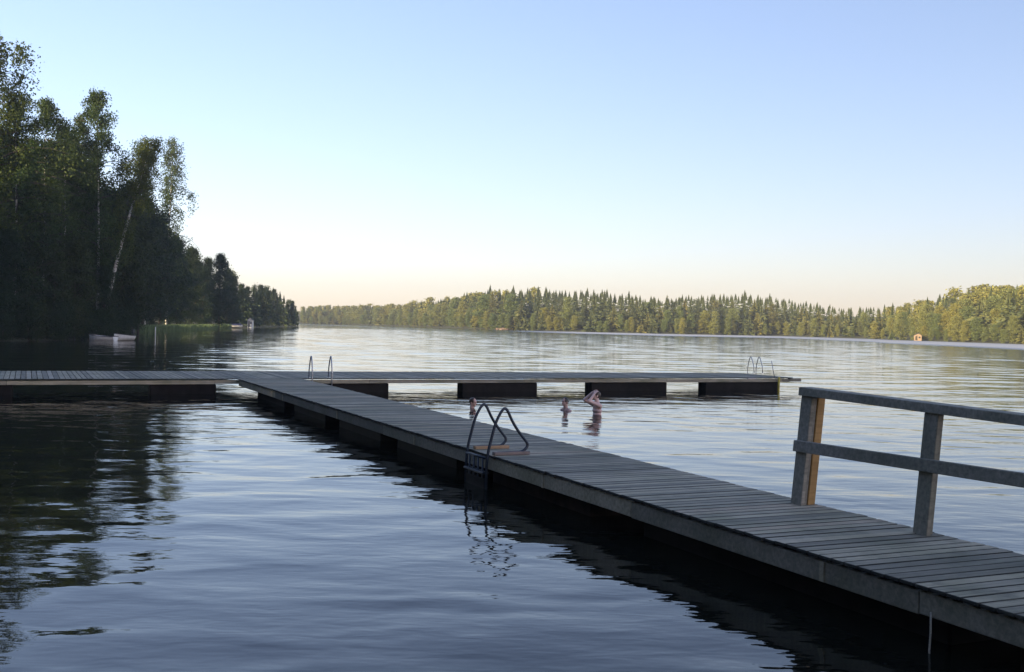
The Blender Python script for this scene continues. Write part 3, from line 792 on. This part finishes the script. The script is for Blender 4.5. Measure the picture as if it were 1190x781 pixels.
# ------------------------------------------------------------------ bathers
def blob(bm, c, r, sub=2):
    mt = Matrix.Translation(Vector(c)) @ Matrix.Diagonal((*r, 1)) if hasattr(r, '__len__') else Matrix.Translation(Vector(c)) @ Matrix.Diagonal((r, r, r, 1))
    bmesh.ops.create_icosphere(bm, subdivisions=sub, radius=1, matrix=mt)
def limb(bm, pts, flat=(1, 1, 1)):
    """chain of spheres with radii: pts = [(x, y, z, r)]"""
    for a, b in zip(pts[:-1], pts[1:]):
        a, b = np.array(a, float), np.array(b, float); L = np.linalg.norm(b[:3]-a[:3]); n = max(2, int(L/(min(a[3], b[3])*.45))+1)
        for k in range(n+1):
            p = a+(b-a)*k/n; blob(bm, p[:3], tuple(p[3]*f_ for f_ in flat), 2)
def remesh(bm, vox, name):
    me = bpy.data.meshes.new(name); bm.to_mesh(me); bm.free()
    o = bpy.data.objects.new('tmp', me); COL.objects.link(o)
    md = o.modifiers.new('r', 'REMESH'); md.mode = 'VOXEL'; md.voxel_size = vox; md.use_smooth_shade = True
    sm = o.modifiers.new('s', 'SMOOTH'); sm.factor = .5; sm.iterations = 3
    dg = bpy.context.evaluated_depsgraph_get(); res = bpy.data.meshes.new_from_object(o.evaluated_get(dg)); res.name = name
    bpy.data.objects.remove(o); return res
def head_shapes(bm, hc, yaw, tilt=0.0):
    """head looking along -x before yaw; returns matrix"""
    Mh = Matrix.Translation(Vector(hc)) @ Matrix.Rotation(yaw, 4, 'Z') @ Matrix.Rotation(tilt, 4, 'Y')
    def b(c, r):
        bmesh.ops.create_icosphere(bm, subdivisions=3, radius=1, matrix=Mh @ Matrix.Translation(Vector(c)) @ Matrix.Diagonal((*r, 1)))
    b((.012, 0, .02), (.097, .076, .098)); b((-.035, 0, -.035), (.055, .058, .075)); b((-.06, 0, -.085), (.026, .03, .024))
    b((-.098, 0, -.02), (.018, .012, .02)); b((-.09, 0, .0), (.012, .01, .03)); b((-.086, 0, -.062), (.012, .024, .008)); b((-.084, 0, .028), (.012, .045, .008))
    for s_ in (-1, 1): b((.012, .078*s_, -.012), (.02, .011, .032))
    return Mh
def head_extras(r, Mh, hairmat, long_=False):
    bm = bmesh.new()
    bmesh.ops.create_icosphere(bm, subdivisions=4, radius=1, matrix=Matrix.Translation((.02, 0, .028)) @ Matrix.Diagonal((.1, .083, .101, 1)))
    dele = [v for v in bm.verts if v.co.x < -.058+.45*max(0, v.co.z-.06) or v.co.z < (-.075 if long_ else -.05)+(.03-v.co.x)*.5]
    bmesh.ops.delete(bm, geom=dele, context='VERTS')
    bmesh.ops.solidify(bm, geom=list(bm.faces), thickness=.006)
    rr = random.Random(4)
    for v in bm.verts: v.co += Vector((rr.uniform(-1, 1), rr.uniform(-1, 1), rr.uniform(-1, 1)))*.003
    bm.transform(Mh); me = bpy.data.meshes.new('hair'); bm.to_mesh(me); bm.free()
    me.polygons.foreach_set('use_smooth', [True]*len(me.polygons)); link('hair', me, hairmat, r)
    for s_ in (-1, 1):
        bm = bmesh.new(); bmesh.ops.create_icosphere(bm, subdivisions=2, radius=.0125, matrix=Matrix.Translation((-.082, .031*s_, .01)))
        bm.transform(Mh); me = bpy.data.meshes.new('eye'); bm.to_mesh(me); bm.free(); link('eye', me, MAT['eye'], r)
def hand(bm, w, d_, palm_n, curl=.5):
    """small hand from wrist w along d_, palm facing palm_n: palm, four fingers, thumb"""
    w, d_, n = (np.array(x, float) for x in (w, d_, palm_n)); d_ /= np.linalg.norm(d_); n -= d_*(n@d_); n /= np.linalg.norm(n); s_ = np.cross(d_, n)
    for k in (-1, 0, 1): limb(bm, [(*(w+s_*k*.014), .018), (*(w+d_*.085+s_*k*.024), .017)])
    for k, L in ((-1.5, .062), (-.5, .075), (.5, .08), (1.5, .07)):
        a = w+d_*.09+s_*k*.021; b = a+(d_*.8+n*curl*.5)*L*.55; c = b+(d_*.5+n*curl)*L*.5
        limb(bm, [(*a, .0105), (*b, .0095), (*c, .0085)])
    a = w+d_*.03+s_*.03; limb(bm, [(*a, .013), (*(a+s_*.035+d_*.03), .011), (*(a+s_*.04+d_*.065+n*.02), .0095)])

def person(label, loc, rz, head_c, yaw, tilt, arms, skin, hairmat, sz=1.0, vox=.009, long_=False):
    """origin at the waterline; x- is the way the body faces"""
    r = empty('person', loc, rz); tag(r, label, 'person', None)
    bm = bmesh.new(); hx, hy, hz_ = head_c
    sh = hz_-.245; hip = sh-.52
    Mh = head_shapes(bm, head_c, yaw, tilt)
    limb(bm, [(.02, 0, sh+.02, .075), (hx+.02, hy, hz_-.08, .06)])
    # torso: two columns of ellipsoids
    for z, wx, wy in ((sh, .075, .16), (sh-.06, .1, .175), (sh-.14, .115, .172), (sh-.24, .11, .158), (sh-.34, .1, .148), (sh-.44, .1, .15), (hip, .105, .165), (hip-.06, .1, .16)):
        blob(bm, (.02, 0, z), (wx, wy, .085), 3)
    for s_ in (-1, 1):
        limb(bm, [(.02, .05*s_, sh+.035, .05), (.02, .17*s_, sh-.005, .062)])
        knee = (-.12, .1*s_, hip-.5); foot = (.02, .1*s_, max(hip-.93, -1.17))
        limb(bm, [(.02, .09*s_, hip-.05, .085), (*knee, .058), (foot[0], foot[1], foot[2]+.08, .038)]); limb(bm, [(foot[0], foot[1], foot[2]+.035, .036), (foot[0]-.16, foot[1], foot[2]+.025, .026)])
        el, wr, hd, pn = arms[0 if s_ < 0 else 1]
        limb(bm, [(.02, .18*s_, sh-.01, .06), (*el, .047), (*wr, .032)])
        hand(bm, wr, hd, pn)
    if sz != 1.0: bmesh.ops.scale(bm, vec=(sz, sz, sz), verts=bm.verts)
    me = remesh(bm, vox*sz, 'person_body'); o = link('body', me, skin, r)
    Ms = Matrix.Scale(sz, 4) @ Mh
    head_extras(r, Ms, hairmat, long_)
    return r
def facing(deg): return math.radians(deg)
W0 = un(693, 481, 0)
person('bare-chested bather standing chest deep with both arms raised to the head', (W0[0], W0[1], -.06), facing(18), (-.02, 0, .53), 0.0, .28,
       [((-.27, -.17, .40), (-.10, -.08, .58), (.08, .03, .07), (.9, .5, -.1)), ((-.25, .2, .41), (-.09, .09, .6), (.08, -.03, .07), (.9, -.5, -.1))], MAT['skinpale'], MAT['hairbrown'], 1.0)
W1 = un(657, 477, 0)
person('bather neck deep with dark hair between the other two bathers', (W1[0], W1[1], 0), facing(35), (-.02, 0, .235), .1, .0,
       [((-.3, -.25, -.2), (-.5, -.15, -.13), (-1, .3, 0), (0, 0, -1)), ((-.3, .25, -.2), (-.5, .2, -.13), (-1, -.3, 0), (0, 0, -1))], MAT['skin'], MAT['hair'], .96)
W2 = un(549, 474, 0)
person('bather with only the reddish head above water before the dark float', (W2[0], W2[1], 0), facing(150), (-.02, 0, .15), .0, -.1,
       [((-.3, -.25, -.25), (-.5, -.2, -.16), (-1, .3, 0), (0, 0, -1)), ((-.3, .25, -.25), (-.5, .2, -.16), (-1, -.3, 0), (0, 0, -1))], MAT['skin'], MAT['hairbrown'], 1.0)
print('counts', cnt, len(bpy.data.objects))

# ------------------------------------------------------------------ evening air over the lake
m = MB(); m.box((-900, -700, -4), (2000, 0, 0), (0, 2300, 0), (0, 0, 60))
t = NT('evening_haze'); vol = t.new('ShaderNodeVolumePrincipled')
vol.inputs['Color'].default_value = (.9, .92, .95, 1); vol.inputs['Density'].default_value = .00036; vol.inputs['Anisotropy'].default_value = .2
t.n.remove(t.b); t.lk(vol.outputs[0], t.out.inputs['Volume'])
tag(m.build('haze', t.m), kind='stuff')
